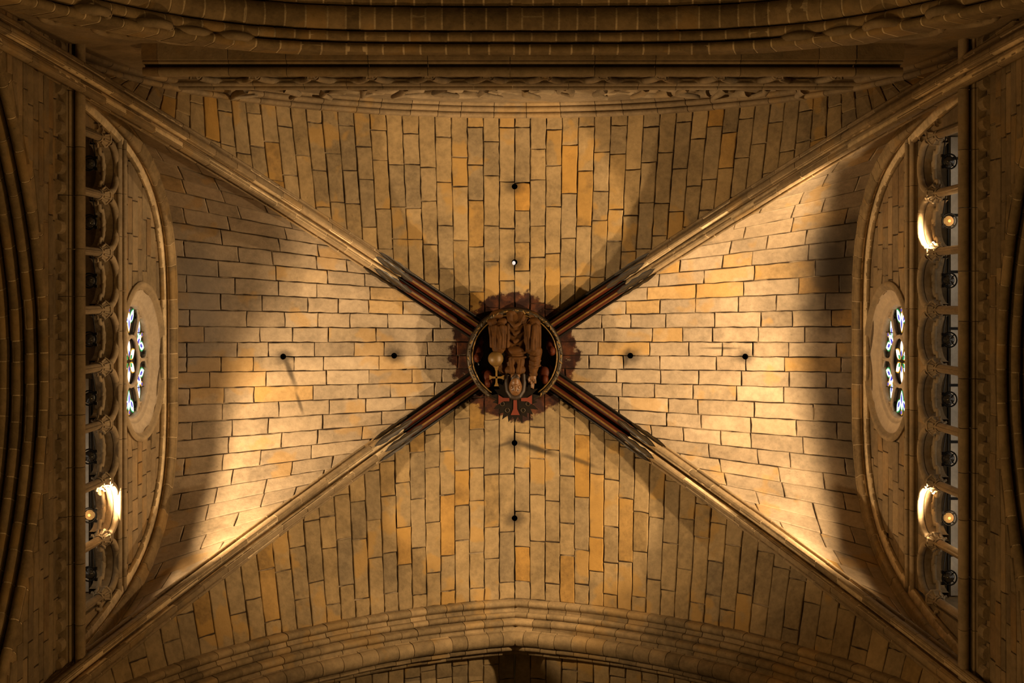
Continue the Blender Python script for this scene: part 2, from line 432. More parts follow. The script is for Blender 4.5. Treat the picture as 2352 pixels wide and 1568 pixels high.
# next bay beyond the lower arch
V = []; F = []; st = []
for sg in (-1, 1):
    for j in range(26):
        t0, t1 = sg * math.sin(j / 35 * PI / 2), sg * math.sin((j + 1) / 35 * PI / 2)
        f = lambda t, y: P(6 * t, y, d_bot(t) + 0.06 * (y - 5.0) + 0.03)
        b = len(V); q = [f(t0, 5.0), f(t0, 7.2), f(t1, 7.2), f(t1, 5.0)]
        n0 = (q[1] - q[0]).cross(q[3] - q[0]).normalized()
        if n0.z > 0: n0 = -n0
        V += [p - n0 * 0.028 for p in q]; F.append((b, b + 1, b + 2, b + 3))
        w = 5.0 + random.uniform(0.25, 0.8)
        ys = [5.0]
        while w < 7.0: ys.append(w); w += random.uniform(0.5, 0.95)
        ys.append(7.2)
        for a, c in zip(ys[:-1], ys[1:]): st.append(([f(t0, a), f(t0, c), f(t1, c), f(t1, a)], n0))
nb = mk('vault_cell', V, F, M['mortar'], ceiling); nb['label'] = 'edge of the next bay beyond the lower arch'
for q, n0 in st: block('stone', q, n0, M['web_y'], nb)

# holes through the web
for i, (hx, hy) in enumerate(HXY):
    d = HOLES[i][2]
    bm = bmesh.new(); bmesh.ops.create_cone(bm, cap_ends=True, segments=14, radius1=0.052, radius2=0.052, depth=0.8)
    bmesh.ops.translate(bm, verts=bm.verts, vec=(hx, hy, d + CAMZ)); me = bpy.data.meshes.new('c'); bm.to_mesh(me); bm.free()
    cut = bpy.data.objects.new('c', me)
    for o, k in CUT:
        if k != i: continue
        md = o.modifiers.new('b', 'BOOLEAN'); md.object = cut; md.operation = 'DIFFERENCE'; md.solver = 'EXACT'; md.use_hole_tolerant = True
        nm = baked(o, (cut,)); o.modifiers.clear()
        if len(nm.polygons) > 4: o.data = nm
    bpy.data.objects.remove(cut)
    # shaft: a sleeve closed at the top, with a flange over the bed
    zs = d + CAMZ + 0.03; mb = MB(); n = 14
    ring = lambda r, z: [(hx + r * math.cos(2 * PI * k / n), hy + r * math.sin(2 * PI * k / n), z) for k in range(n)]
    V = ring(0.33, zs + 0.06) + ring(0.056, zs + 0.05) + ring(0.056, zs + 0.35)
    F = [(r * n + k, r * n + (k + 1) % n, (r + 1) * n + (k + 1) % n, (r + 1) * n + k) for r in (0, 1) for k in range(n)] + [tuple(2 * n + k for k in range(n))]
    mb.add(V, F, 0)
    hs = mb.build('bore_hole', [M['soot']], ceiling)
    hs['label'] = 'round black hole bored through the vault'
    if i in (3,):
        mb = MB(); mb.add([(hx - 0.012 + 0.03 * math.cos(q * PI / 5), hy + 0.012 + 0.036 * math.sin(q * PI / 5), zs + 0.02) for q in range(10)], [tuple(range(10))])
        o = mb.build('daylight_gap', M['sky_hole'], ceiling); o['label'] = 'white daylight in the hole'

# ---------------------------------------------------------------- diagonal ribs
half = [(-0.205, -0.05), (-0.205, 0.03)] + arc(-0.180, 0.05, 0.026, 190, 20, 5) + [(-0.150, 0.075), (-0.140, 0.12), (-0.142, 0.17)] + arc(-0.086, 0.225, 0.062, 215, 103, 5) + [(-0.1, 0.300), (-0.072, 0.300)] + arc(-0.086, 0.225, 0.062, 77, -35, 5) + [(-0.022, 0.165), (-0.012, 0.15)]
RIBP = half + [(-a, b) for a, b in reversed(half)]
def band(a, b):
    r = math.hypot(abs(a) - 0.086, b - 0.225)
    if b > 0.294: return 2
    if 0.056 < r < 0.070 and b > 0.18: return 1
    return 0
PBAND = [band((RIBP[k][0] + RIBP[k + 1][0]) / 2, (RIBP[k][1] + RIBP[k + 1][1]) / 2) for k in range(len(RIBP) - 1)]
WHERE = {(-1, -1): 'upper left', (1, -1): 'upper right', (-1, 1): 'lower left', (1, 1): 'lower right'}
for sx in (-1, 1):
    for sy in (-1, 1):
        r = tag(empty('diagonal_rib'), 'double-roll diagonal stone rib from the boss to the %s corner' % WHERE[sx, sy], 'rib', 'diagonal ribs of the vault')
        dirv = Vector((sx * 6, sy * 4.08, 0)).normalized()
        pth = Path(lambda t: rib_pt(sx, sy, t), 0.04, 0.9985, (-dirv.y, dirv.x, 0), P(0, 0, 8), 900)
        send = 2.25 + 0.06 * sx * sy
        voussoirs(pth, RIBP, 0.35, send, 0.85, [M['blackpaint'], M['red'], M['gold']], r, gap=0.001, jit=0.0, nseg=4, name='painted_voussoir', mi=PBAND)
        voussoirs(pth, RIBP, send, pth.len, 0.62, M['rib'], r, gap=0.006, jit=0.004, nseg=3); core(pth, RIBP, send + 0.02, pth.len, 120, M['palemortar'], r)
        # leaf tips ending the painted length
        for la, dn, ln, s_off in ((-0.09, 0.297, 0.62, -0.05), (0.09, 0.297, 0.62, 0.06), (-0.185, 0.085, 0.55, 0.1), (0.185, 0.085, 0.55, 0.0)):
            mb = MB()
            for layer, (w, dd, ex) in enumerate(((0.062, 0.0, 0.0), (0.040, 0.006, 0.04))):
                pol = []
                prof = [(-0.25, 0.4), (-0.1, 0.9), (0.0, 0.6), (0.12, 1.0), (0.25, 0.7), (0.36, 0.95), (0.5, 0.62), (0.62, 0.0)]
                L_, R_ = [], []
                for u, wv in prof:
                    u = u * ln / 0.62
                    p, T, D = pth.at(send + s_off + u - ex * (1 if u > 0.5 else 0))
                    ww = w * wv * (0.6 if abs(la) > 0.15 else 1)
                    L_.append(p + pth.L * (la - ww) + D * (dn + dd - 0.012)); R_.append(p + pth.L * (la + ww) + D * (dn + dd - 0.012))
                mb.prism(L_ + R_[:-1][::-1], D * 0.02, layer)
            mb.build('leaf_tip', [M['blackpaint'], M['leaf']], r)

# ---------------------------------------------------------------- the two side walls and the upper wall, in local frames
# frame: a = along the wall, b = outwards into the wall, d = height above the camera
def FL(a, b, d): return P(-(6 + b), a, d)
def FR(a, b, d): return P(6 + b, a, d)
def FT(a, b, d): return P(a, -(4.27 + b), d)
def extr(mb, F, a0, a1, prof, m=0):
    n = len(prof)
    V = [F(a0, b, d) for b, d in prof] + [F(a1, b, d) for b, d in prof]
    mb.add(V, [(i, (i + 1) % n, n + (i + 1) % n, n + i) for i in range(n)] + [tuple(range(n)), tuple(range(n, 2 * n))], m)
def masonry(F, bplane, a0, a1, d0, d1, ch, sl, parent, mat, keep=None, clip=None, name='stone'):
    nrm = F(0, -1, 0) - F(0, 0, 0); d = d0; row = 0
    while d < d1 - 0.02:
        e = min(d1, d + ch * random.uniform(0.85, 1.15))
        a = a0 - random.uniform(0, sl)
        while a < a1:
            c = a + sl * random.uniform(0.55, 1.4)
            x0, x1 = max(a, a0), min(c, a1)
            if x1 - x0 > 0.05:
                q = [(x0, d), (x1, d), (x1, e), (x0, e)]
                if keep is None or keep((x0 + x1) / 2, (d + e) / 2):
                    if clip: q = [clip(*p) for p in q]
                    if q: block(name, [F(p[0], bplane, p[1]) for p in q], nrm, mat, parent, gap=0.008, bev=0.010, depth=0.05, jit=0.004, proud=0.006)
            a = c
        d = e; row += 1

CORN = [(0.02, 16.64), (-0.40, 16.64), (-0.42, 16.60)] + [(-0.365 + 0.055 * math.cos(math.radians(q)), 16.535 + 0.055 * math.sin(math.radians(q))) for q in range(160, 361, 20)] + \
       [(-0.305, 16.60), (-0.285, 16.62), (-0.27, 16.60), (-0.27, 16.50)] + [(-0.25 + 0.02 * math.cos(math.radians(q)), 16.50 + 0.02 * math.sin(math.radians(q))) for q in range(200, 341, 35)] + [(-0.228, 16.44), (-0.13, 16.44), (0.02, 16.44)]
UPPER = [(b * 0.72 + 0.008, d - 0.13) for b, d in [(0.03, 19.40), (-0.02, 19.40)] + [(-0.06 + 0.055 * math.cos(math.radians(q)), 19.44 + 0.055 * math.sin(math.radians(q))) for q in range(300, 119, -20)] + \
        [(-0.09, 19.53)] + [(-0.12 + 0.045 * math.cos(math.radians(q)), 19.57 + 0.045 * math.sin(math.radians(q))) for q in range(280, 89, -25)] + [(0.03, 19.63)]]
ROSE_D = 20.6
BAY = 0.84

def gallery(F, side, cols, dcor, dgal, a_lo, a_hi, lamps, lit, seqname):
    """colonnettes, arches, lamps; cols = positions of colonnettes"""
    n = len(cols)
    ordw = ['first', 'second', 'third', 'fourth', 'fifth', 'sixth', 'seventh', 'eighth', 'ninth', 'tenth', 'eleventh', 'twelfth', 'thirteenth']
    for i, a in enumerate(cols):
        c = tag(empty('colonnette'), '%s stone colonnette with leafy capital %s' % (ordw[i], seqname), 'colonnette', 'colonnettes of the %s gallery' % side)
        mb = MB(); b0 = 0.09
        mb.tube([F(a, b0, dgal + 16.5), F(a, b0, dgal + 17.6), F(a, b0, dgal + 18.72)], 0.062, 14)
        mb.tube([F(a, b0 - 0.062, dgal + 16.5), F(a, b0 - 0.062, dgal + 18.72)], 0.018, 6)
        mb.build('shaft', M['gal'], c, True)
        mb = MB()
        rr = [(0.07, 18.70), (0.082, 18.72), (0.07, 18.74), (0.078, 18.78), (0.105, 18.86), (0.115, 18.90)]
        K = 16; V = []
        for r_, d_ in rr:
            for k in range(K):
                q = 2 * PI * k / K; w = r_ * (1 + (0.16 * math.cos(q * 8) if 18.76 < d_ < 18.89 else 0))
                V.append(F(a + w * math.cos(q), b0 + w * math.sin(q), dgal + d_))
        mb.add(V, [(r * K + k, r * K + (k + 1) % K, (r + 1) * K + (k + 1) % K, (r + 1) * K + k) for r in range(len(rr) - 1) for k in range(K)])
        for k in range(8):      # curled leaves
            q = 2 * PI * (k + 0.5) / 8
            pts = [F(a + r_ * math.cos(q), b0 + r_ * math.sin(q), dgal + d_) for r_, d_ in ((0.075, 18.76), (0.10, 18.82), (0.135, 18.86), (0.14, 18.84))]
            mb.tube(pts, 0.016, 6, r2=0.022)
        mb.build('capital', M['gal'], c, True)
        mb = MB()
        oc = [(0.14 * math.cos(PI / 8 + q * PI / 4), 0.14 * math.sin(PI / 8 + q * PI / 4)) for q in range(8)]
        lo = [F(a + x, b0 + y, dgal + 18.90) for x, y in oc]
        mb.prism(lo, F(0, 0, 0.05) - F(0, 0, 0)); mb.build('abacus', M['gal'], c)
    for i in range(n - 1):
        a0, a1 = cols[i], cols[i + 1]; am = (a0 + a1) / 2; R = (a1 - a0) / 2; sp = dgal + 18.95
        g = tag(empty('gallery_arch'), 'round moulded arch, %s %s' % (ordw[i], seqname), 'arch', 'arches of the %s gallery' % side)
        K = 14
        pt = lambda r_, q, b: F(am - r_ * math.cos(q), b, sp + r_ * math.sin(q))
        # front roll in three voussoirs
        for s in range(3):
            mb = MB(); qs = [PI * (s + k / 5) / 3 for k in range(6)]; qs[0] += 0.012; qs[-1] -= 0.012
            mb.tube([pt(R - 0.055, q, 0.0) for q in qs], 0.05, 8); mb.build('roll_voussoir', M['gal'], g, True)
        # soffit order behind it
        mb = MB()
        for s in range(K):
            q0, q1 = PI * s / K, PI * (s + 1) / K
            ring = lambda q: [pt(R - 0.005, q, 0.03), pt(R - 0.085, q, 0.05), pt(R - 0.085, q, 0.30), pt(R - 0.005, q, 0.30)]
            A, B_ = ring(q0), ring(q1)
            mb.add(A + B_, [(k, (k + 1) % 4, 4 + (k + 1) % 4, 4 + k) for k in range(4)])
        mb.build('soffit', M['gal'], g)
        # tracery: cusped inner arch and an eye
        mb = MB()
        for sgn in (-1, 1):
            mb.tube([F(am + sgn * x, 0.17, sp + y) for x, y in ((R - 0.06, 0.0), (R - 0.11, 0.06), (R - 0.20, 0.085), (R - 0.215, 0.13), (R - 0.19, 0.19), (R - 0.27, 0.235), (0.0, 0.25))], 0.032, 7)
        mb.tube([F(am + 0.085 * math.cos(2 * PI * k / 14), 0.17, sp + 0.285 + 0.05 * math.sin(2 * PI * k / 14)) for k in range(15)], 0.024, 6, caps=False)
        mb.build('tracery', M['gal'], g, True)
        # spandrel up to the string course
        mb = MB()
        for s in range(K):
            q0, q1 = PI * s / K, PI * (s + 1) / K
            x0, x1 = am - R * math.cos(q0), am - R * math.cos(q1)
            V = [F(x0, 0.03, sp + R * math.sin(q0)), F(x1, 0.03, sp + R * math.sin(q1)), F(x1, 0.03, 19.55), F(x0, 0.03, 19.55)]
            mb.add(V, [(0, 1, 2, 3)])
        mb.build('spandrel', M['wall'], g)
        if lamps:
            lamp(F, am, dgal, i in lit, '%s %s' % (ordw[i], seqname), side)

def lamp(F, a, dgal, on, where, side):
    o = tag(empty('floodlight'), ('lit yellow glass floodlight in the arch %s' if on else 'dark round unlit floodlight in the arch %s') % where, 'floodlight', 'floodlights in the %s gallery' % side)
    b0, d0 = 0.12, dgal + 18.40
    circ = lambda r, d, n=20: [F(a + r * math.cos(2 * PI * k / n), b0 + r * math.sin(2 * PI * k / n), d0 + d) for k in range(n + 1)]
    mb = MB(); mb.tube(circ(0.105, 0.0), 0.011, 6, caps=False)
    for k in range(4):
        q = PI / 4 + k * PI / 2
        mb.tube([F(a + 0.105 * math.cos(q), b0 + 0.105 * math.sin(q), d0), F(a + 0.07 * math.cos(q), b0 + 0.07 * math.sin(q), d0 + 0.03)], 0.008, 5)
    mb.build('guard_ring', M['iron'], o, True)
    def lathe(name, prof, mat):
        V = []; n = 18
        for r, d in prof: V += [F(a + r * math.cos(2 * PI * k / n), b0 + r * math.sin(2 * PI * k / n), d0 + d) for k in range(n)]
        Fc = [(i * n + k, i * n + (k + 1) % n, (i + 1) * n + (k + 1) % n, (i + 1) * n + k) for i in range(len(prof) - 1) for k in range(n)] + [tuple(range(n))]
        return mk(name, V, Fc, mat, o, True)
    lathe('glass', [(0.012, 0.0), (0.045, 0.004), (0.068, 0.018), (0.076, 0.04)], M['lens_on' if on else 'lens_off'])
    lathe('bulb', [(0.004, -0.008), (0.017, -0.004), (0.022, 0.006), (0.012, 0.01)], M['bulb' if on else 'lens_off'])
    lathe('housing', [(0.074, 0.035), (0.084, 0.036), (0.084, 0.075), (0.03, 0.085)][::-1], M['iron'])
    mb = MB()
    mb.tube([F(a, b0 - 0.06, d0 + 0.05), F(a - 0.10, b0 - 0.07, d0 + 0.06), F(a - 0.37, b0 - 0.03, d0 + 0.06)], 0.009, 6)
    for sgn in (-1, 1):
        mb.tube([F(a, b0 - 0.1, d0 + 0.0), F(a + sgn * 0.075, b0 - 0.095, d0 + 0.0)], 0.010, 6)
        mb.box(F(a + sgn * 0.08, b0 - 0.10, d0 + 0.0), (0.02, 0.02, 0.02))
    mb.build('bracket', M['iron'], o)

def side_wall(F, side, sx, dcor, dgal, apexlow, lit, trimno):
    w = mk('wall_' + side, [F(-4.6, -0.10, 13.2), F(4.8, -0.10, 13.2), F(4.8, -0.10, 13.3), F(-4.6, -0.10, 13.3)], [(0, 1, 2, 3)], M['mortar'])
    tag(w, kind='structure')
    low = lambda a: apexlow - 0.115 * (a + 0.1) ** 2
    # --- lower wall above the aisle arch
    mb = MB(); K = 36
    for k in range(K):
        a0, a1 = -4.6 + 9.4 * k / K, -4.6 + 9.4 * (k + 1) / K
        mb.add([F(a0, -0.125, low(a0) - 0.02), F(a1, -0.125, low(a1) - 0.02), F(a1, -0.125, 16.45 + dcor), F(a0, -0.125, 16.45 + dcor)], [(0, 1, 2, 3)])
    bd = mb.build('lower_wall_bed', M['mortar'], w)
    masonry(F, -0.15, -4.6, 4.8, 13.6, 16.36 + dcor, 0.17, 0.60, bd, M['wall'], keep=lambda a, d: d > low(a) - 0.04, clip=lambda a, d: (a, max(d, low(a) - 0.03)))
    # --- aisle arch of five rolls
    ar = tag(empty('aisle_arch'), 'deep arch of parallel rolls at the %s edge of the picture' % side, 'arch', 'aisle arches')
    out = F(0, 1, 0) - F(0, 0, 0)
    pth = Path(lambda a: F(a, 0, low(a)), -4.6, 4.8, out, F(0, 0, 5), 300)
    for k in range(5):
        b = -0.075 + k * 0.165; z_ = 0.015 * k
        prof = [(b - 0.06, -0.30), (b - 0.06, -0.02 + z_)] + arc(b, 0.06 + z_, 0.06, 215, -35, 9) + [(b + 0.062, -0.02 + z_), (b + 0.085, -0.09 + z_), (b + 0.105, -0.09 + z_), (b + 0.105, -0.30)]
        order = empty('arch_order'); order.parent = ar
        voussoirs(pth, prof, 0, pth.len, 0.36, M['arch'], order, gap=0.007, jit=0.004, nseg=2); core(pth, prof, 0, pth.len, 60, M['palemortar'], order)
    # --- cornice with its row of half-round corbels
    tr = tag(empty('trim_%d' % trimno), kind='structure')
    a = -4.4
    while a < 4.5:
        e = a + random.uniform(0.55, 0.8); mb = MB()
        extr(mb, F, a + 0.004, e - 0.004, [(b, d + dcor) for b, d in CORN]); o = mb.build('cornice_block', M['gal'], tr, False); a = e
    k = 0; a = -4.2
    while a < 4.4:
        mb = MB()
        poly = [F(a + x, -0.13 - y, 16.27 + dcor) for x, y in ((-0.09, 0), (-0.088, 0.04), (-0.065, 0.078), (-0.025, 0.096), (0.025, 0.096), (0.065, 0.078), (0.088, 0.04), (0.09, 0))]
        mb.prism(poly, F(0, 0, 0.18) - F(0, 0, 0)); mb.build('corbel', M['gal'], tr); a += 0.254
    # --- gallery
    cols = [BAY * k for k in range(-4, 5)]
    gallery(F, side, cols, dcor, dgal, -3.4, 3.4, True, lit, 'from the top of the %s gallery' % side)
    # passage behind: floor, back wall, ceiling, end walls
    mb = MB()
    extr(mb, F, -4.2, 4.2, [(0.95, 16.3), (1.05, 16.3), (1.05, 20.0), (0.95, 20.0)])
    mb.build('passage_wall', M['wall'], w)
    mb = MB(); extr(mb, F, -4.2, 4.2, [(0.28, 19.75), (1.0, 19.75), (1.0, 19.85), (0.28, 19.85)]); mb.build('passage_ceiling', M['wall'], w)
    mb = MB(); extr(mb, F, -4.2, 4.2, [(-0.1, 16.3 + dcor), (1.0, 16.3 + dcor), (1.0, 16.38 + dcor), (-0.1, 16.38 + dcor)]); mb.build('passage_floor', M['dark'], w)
    for a0, a1 in ((-4.4, -3.42), (3.42, 4.4)):
        mb = MB(); extr(mb, F, a0, a1, [(0.02, 16.3 + dcor), (1.0, 16.3 + dcor), (1.0, 19.8), (0.02, 19.8)]); ep = mb.build('end_pier', M['wall'], w)
        for k in range(7):      # worn foliage carved where the arcade ends
            c = (abs(a0) < abs(a1) and a0 or a1); sg = 1 if c > 0 else -1
            cx, cd_ = c + sg * random.uniform(0.05, 0.45), 18.3 + dgal + random.uniform(0, 1.0)
            mb = MB(); mb.tube([F(cx + 0.12 * math.cos(t), 0.0, cd_ + 0.12 * math.sin(t)) for t in (0, 0.8, 1.6, 2.5, 3.4)], 0.05, 7, r2=0.02); mb.build('carved_leaf', M['gal'], ep, True)
    # daylight windows in the outer wall of the passage
    for k in range(8):
        am = -2.94 + 0.84 * k
        if side == 'left' and k < 5: continue
        pn = mk('window_pane', [F(am - 0.2, 0.945, 17.2), F(am + 0.2, 0.945, 17.2), F(am + 0.2, 0.945, 18.9), F(am, 0.945, 19.15), F(am - 0.2, 0.945, 18.9)], [(0, 1, 2, 3, 4)], M['passage_glass'], w)
    # --- upper string course
    tr2 = tag(empty('trim_%d' % (trimno + 1)), kind='structure')
    a = -4.1
    while a < 4.2:
        e = a + random.uniform(0.5, 0.85); mb = MB()
        extr(mb, F, a + 0.004, e - 0.004, UPPER); o = mb.build('string_course_block', M['gal'], tr2); a = e
    # --- upper wall with the rose
    K = 64; V = []; Fc = []
    for k in range(K):
        q = 2 * PI * k / K; c, s = math.cos(q), math.sin(q)
        m = min((4.6 / abs(c)) if abs(c) > 1e-6 else 99, ((1.9 if s > 0 else 1.15) / abs(s)) if abs(s) > 1e-6 else 99)
        V += [F(1.16 * c, 0.03, ROSE_D + 1.16 * s), F(m * c, 0.03, ROSE_D + m * s)]
    V2 = V + [F(4.6 * x, 0.03, ROSE_D + y) for x, y in ((1, 1.9), (-1, 1.9), (1, -1.15), (-1, -1.15))]
    Fc = [(2 * k, 2 * k + 1, (2 * k + 3) % (2 * K), (2 * k + 2) % (2 * K)) for k in range(K)]
    bd = mk('upper_wall_bed', V2, Fc, M['mortar'], w)
    def clip(a, d):
        r = math.hypot(a, d - ROSE_D)
        if r < 1.14: return (a * 1.14 / max(r, 1e-3), ROSE_D + (d - ROSE_D) * 1.14 / max(r, 1e-3))
        return (a, d)
    masonry(F, 0.0, -4.2, 4.2, 19.6, 22.2, 0.27, 0.6, bd, M['wall'], keep=lambda a, d: d < d_wall(a / 4.2) + 0.1 and math.hypot(a, d - ROSE_D) > 1.05, clip=clip)
    # --- wall rib
    wr = tag(empty('wall_rib'), 'curved moulded wall rib framing the rose window on the %s' % side, 'rib', 'wall ribs')
    prof = [(0.18, -0.1), (0.18, 0.22)] + arc(0.13, 0.235, 0.045, 10, 170, 6) + [(0.07, 0.15), (0.045, 0.14)] + arc(-0.005, 0.15, 0.05, 10, 190, 6) + [(-0.06, 0.06), (-0.075, 0.05), (-0.08, -0.1)]
    pth = Path(lambda t: P(sx * 5.85, 4.2 * t, d_wall(t)), -0.985, 0.985, (sx, 0, 0), P(0, 0, 12), 700)
    voussoirs(pth, prof, 0, pth.len, 0.48, M['arch'], wr, gap=0.006, jit=0.003, nseg=3); core(pth, prof, 0, pth.len, 90, M['palemortar'], wr)
    return w

wl = side_wall(FL, 'left', -1, 0.0, 0.0, 16.12, (6,), 1)
wr_ = side_wall(FR, 'right', 1, -0.33, -0.25, 15.80, (1, 6), 3)

# ---------------------------------------------------------------- rose windows
def rose(F, no):
    w = tag(empty('window_%d' % no), kind='structure')
    n = 72
    pt = lambda r, q, b: F(r * math.cos(q), b, ROSE_D + r * math.sin(q))
    prof = [(1.16, 0.06), (1.27, 0.02), (1.285, -0.03), (1.26, -0.065), (1.22, -0.07), (1.19, -0.045), (1.17, -0.01), (1.145, 0.0), (1.135, 0.015), (1.02, 0.075), (1.005, 0.07), (0.985, 0.08), (0.975, 0.10), (0.93, 0.12), (0.915, 0.115), (0.90, 0.13), (0.885, 0.15), (0.885, 0.22)]
    V = []; 
    for r, b in prof: V += [pt(r, 2 * PI * k / n, b) for k in range(n)]
    def strip(i0, i1, name, mat):
        vs = V[i0 * n:(i1 + 1) * n]
        Fc = [(i * n + k, i * n + (k + 1) % n, (i + 1) * n + (k + 1) % n, (i + 1) * n + k) for i in range(i1 - i0) for k in range(n)]
        o = mk(name, vs, Fc, mat, w, True)
        try: o.data.set_sharp_from_angle(angle=math.radians(50))
        except Exception: pass
    strip(0, 7, 'hood_mould', M['gal']); strip(7, len(prof) - 1, 'splay', M['splay'])
    # dark glass behind everything
    mk('pane', [pt(0.89, 2 * PI * k / 40, 0.205) for k in range(40)], [tuple(range(40))], M['g_dark'], w)
    mb = MB()
    mb.tube([pt(0.40, 2 * PI * k / 36, 0.165) for k in range(37)], 0.034, 8, caps=False); mb.build('tracery_ring', M['splay'], w, True)
    for k in range(6):
        q = PI / 2 + k * PI / 3; mb = MB()
        mb.tube([pt(0.40, q, 0.165), pt(0.62, q, 0.165), pt(0.90, q, 0.165)], 0.030, 8)
        for s in (-1, 1):
            mb.tube([pt(0.41, q + s * 0.20, 0.165), pt(0.50, q + s * 0.05, 0.165), pt(0.60, q, 0.165)], 0.024, 6)
            mb.tube([pt(0.72, q, 0.165), pt(0.82, q + s * 0.04, 0.165), pt(0.89, q + s * 0.15, 0.165)], 0.022, 6)
        mb.build('tracery_spoke', M['splay'], w, True)
    # coloured panes
    def blob_pane(name, cr, cq, pts, b, mat):
        # pts in a local frame: x along the tangent, y radial, centre at (cr, cq)
        P3 = []
        for x, y in pts:
            ra, ta = cr + y, x
            P3.append(F(ra * math.cos(cq) - ta * math.sin(cq), b, ROSE_D + ra * math.sin(cq) + ta * math.cos(cq)))
        mk(name, P3, [tuple(range(len(P3)))], mat, w)
    def lens(w_, h_, n=8): 
        return [(w_ * math.sin(PI * i / n), -h_ + 2 * h_ * i / n) for i in range(n)] + [(-w_ * math.sin(PI * i / n), h_ - 2 * h_ * i / n) for i in range(n)]
    def tear(w_, y0, y1, n=10):
        R_ = [(w_ * math.sin(PI * (i / n) ** 1.5), y0 + (y1 - y0) * i / n) for i in range(n + 1)]
        return R_ + [(-x, y) for x, y in R_[-2:0:-1]]
    for k in range(6):
        q = k * PI / 3
        # one stem and two curled leaves, bordered green
        for dx, dy, ww, hh, rot in ((0, -0.01, 0.10, 0.20, 0), (-0.165, 0.075, 0.09, 0.165, 0.75), (0.165, 0.075, 0.09, 0.165, -0.75)):
            def tr(pts, f): return [(dx + (x * math.cos(rot) - y * math.sin(rot)) * f[0], dy + (x * math.sin(rot) + y * math.cos(rot)) * f[1]) for x, y in pts]
            blob_pane('pane', 0.65, q, tr(lens(ww, hh), (1, 1)), 0.199, M['g_green'] if dx else M['g_yellow'] if k % 2 else M['g_green'])
            blob_pane('pane', 0.65, q, tr(lens(ww * 0.74, hh * 0.84), (1, 1)), 0.196, M['g_white'])
            blob_pane('pane', 0.65, q, tr([(x, y - hh * 0.2) for x, y in lens(ww * 0.36, hh * 0.48)], (1, 1)), 0.193, M['g_blue'])
        blob_pane('pane', 0.65, q, [(0.05 * math.cos(i * PI / 4), 0.17 + 0.05 * math.sin(i * PI / 4)) for i in range(8)], 0.1945, M['g_yellow'])
        blob_pane('pane', 0.65, q, [(0.032 * math.cos(i * PI / 4), 0.17 + 0.032 * math.sin(i * PI / 4)) for i in range(8)], 0.190, M['g_blue'])
    for k in range(6):
        q = k * PI / 3
        blob_pane('pane', 0.215, q, lens(0.088, 0.155), 0.199, M['g_yellow'])
        blob_pane('pane', 0.215, q, lens(0.066, 0.13), 0.196, M['g_white'])
        blob_pane('pane', 0.13, q, lens(0.035, 0.06), 0.193, M['g_green'] if k % 3 else M['g_blue'])
    # saddle bars
    for y in (-0.45, 0.45):
        mb = MB(); x = math.sqrt(0.88 ** 2 - y * y)
        mb.tube([F(y, 0.175, ROSE_D - x), F(y, 0.175, ROSE_D + x)], 0.008, 5); mb.build('saddle_bar', M['iron'], w)
rose(FL, 1); rose(FR, 2)

# ---------------------------------------------------------------- cable tray and iron rods in the galleries
for F, side, a0, a1, dg in ((FR, 'right', -3.4, 3.4, -0.25), (FL, 'left', 0.2, 3.4, 0.0)):
    t = tag(empty('cable_tray'), 'pale metal cable tray running along the %s gallery' % side, 'cable tray')
    bb_ = 0.45 if side == 'right' else 0.42
    mb = MB(); extr(mb, F, a0, a1, [(bb_, 19.30 + dg), (bb_ + 0.11, 19.30 + dg), (bb_ + 0.11, 19.36 + dg), (bb_, 19.36 + dg)]); mb.build('tray', M['steel'], t)
    a = a0 + 0.3
    while a < a1:
        mb = MB(); extr(mb, F, a, a + 0.04, [(bb_ - 0.05, 19.29 + dg), (bb_ + 0.16, 19.29 + dg), (bb_ + 0.16, 19.31 + dg), (bb_ - 0.05, 19.31 + dg)]); mb.build('clamp', M['iron'], t); a += 0.84
    for k, b in enumerate((bb_ - 0.07, bb_ + 0.19)):
        mb = MB(); mb.tube([F(a0, b, 19.22 + dg), F(a1, b, 19.22 + dg)], 0.017, 8)
        o = mb.build('iron_rod', M['iron']); tag(o, 'thin black iron rod on the %s of the tray in the %s gallery' % (('inner side', 'outer side')[k], side), 'rod')

# ---------------------------------------------------------------- upper wall (top of the picture)
wt = mk('wall_back', [FT(-6, 0.1, 19.3), FT(6, 0.1, 19.3), FT(6, 0.1, 22.4), FT(-6, 0.1, 22.4)], [(0, 1, 2, 3)], M['wall'])
tag(wt, kind='structure')
tr = tag(empty('trim_5'), kind='structure')
CT = [(b + 0.02, d + 0.02) for b, d in CORN]
a = -4.62
while a < 4.3:
    e = min(4.35, a + random.uniform(0.7, 1.1)); mb = MB(); extr(mb, FT, a + 0.004, e - 0.004, CT); mb.build('cornice_block', M['gal'], tr); a = e
for a in (-4.82, 4.36):
    mb = MB(); extr(mb, FT, a, a + 0.2 if a < 0 else a + 0.6, [(b, d) for b, d in CT]); mb.build('cornice_end', M['wall'], tr)
colsT = [0.0 + 0.86 * (k + 0.5) for k in range(-6, 6)]
gallery(FT, 'far', colsT, 0, 0, -5, 5, False, (), 'from the left of the far gallery')
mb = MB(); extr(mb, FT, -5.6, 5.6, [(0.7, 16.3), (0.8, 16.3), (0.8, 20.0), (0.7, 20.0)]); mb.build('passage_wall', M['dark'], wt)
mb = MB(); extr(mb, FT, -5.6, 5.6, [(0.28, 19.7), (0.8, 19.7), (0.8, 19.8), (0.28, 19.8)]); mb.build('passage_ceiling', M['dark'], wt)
tr = tag(empty('trim_6'), kind='structure'); a = -5.3
while a < 5.3:
    e = a + random.uniform(0.5, 0.85); mb = MB(); extr(mb, FT, a + 0.004, e - 0.004, UPPER); mb.build('string_course_block', M['gal'], tr); a = e
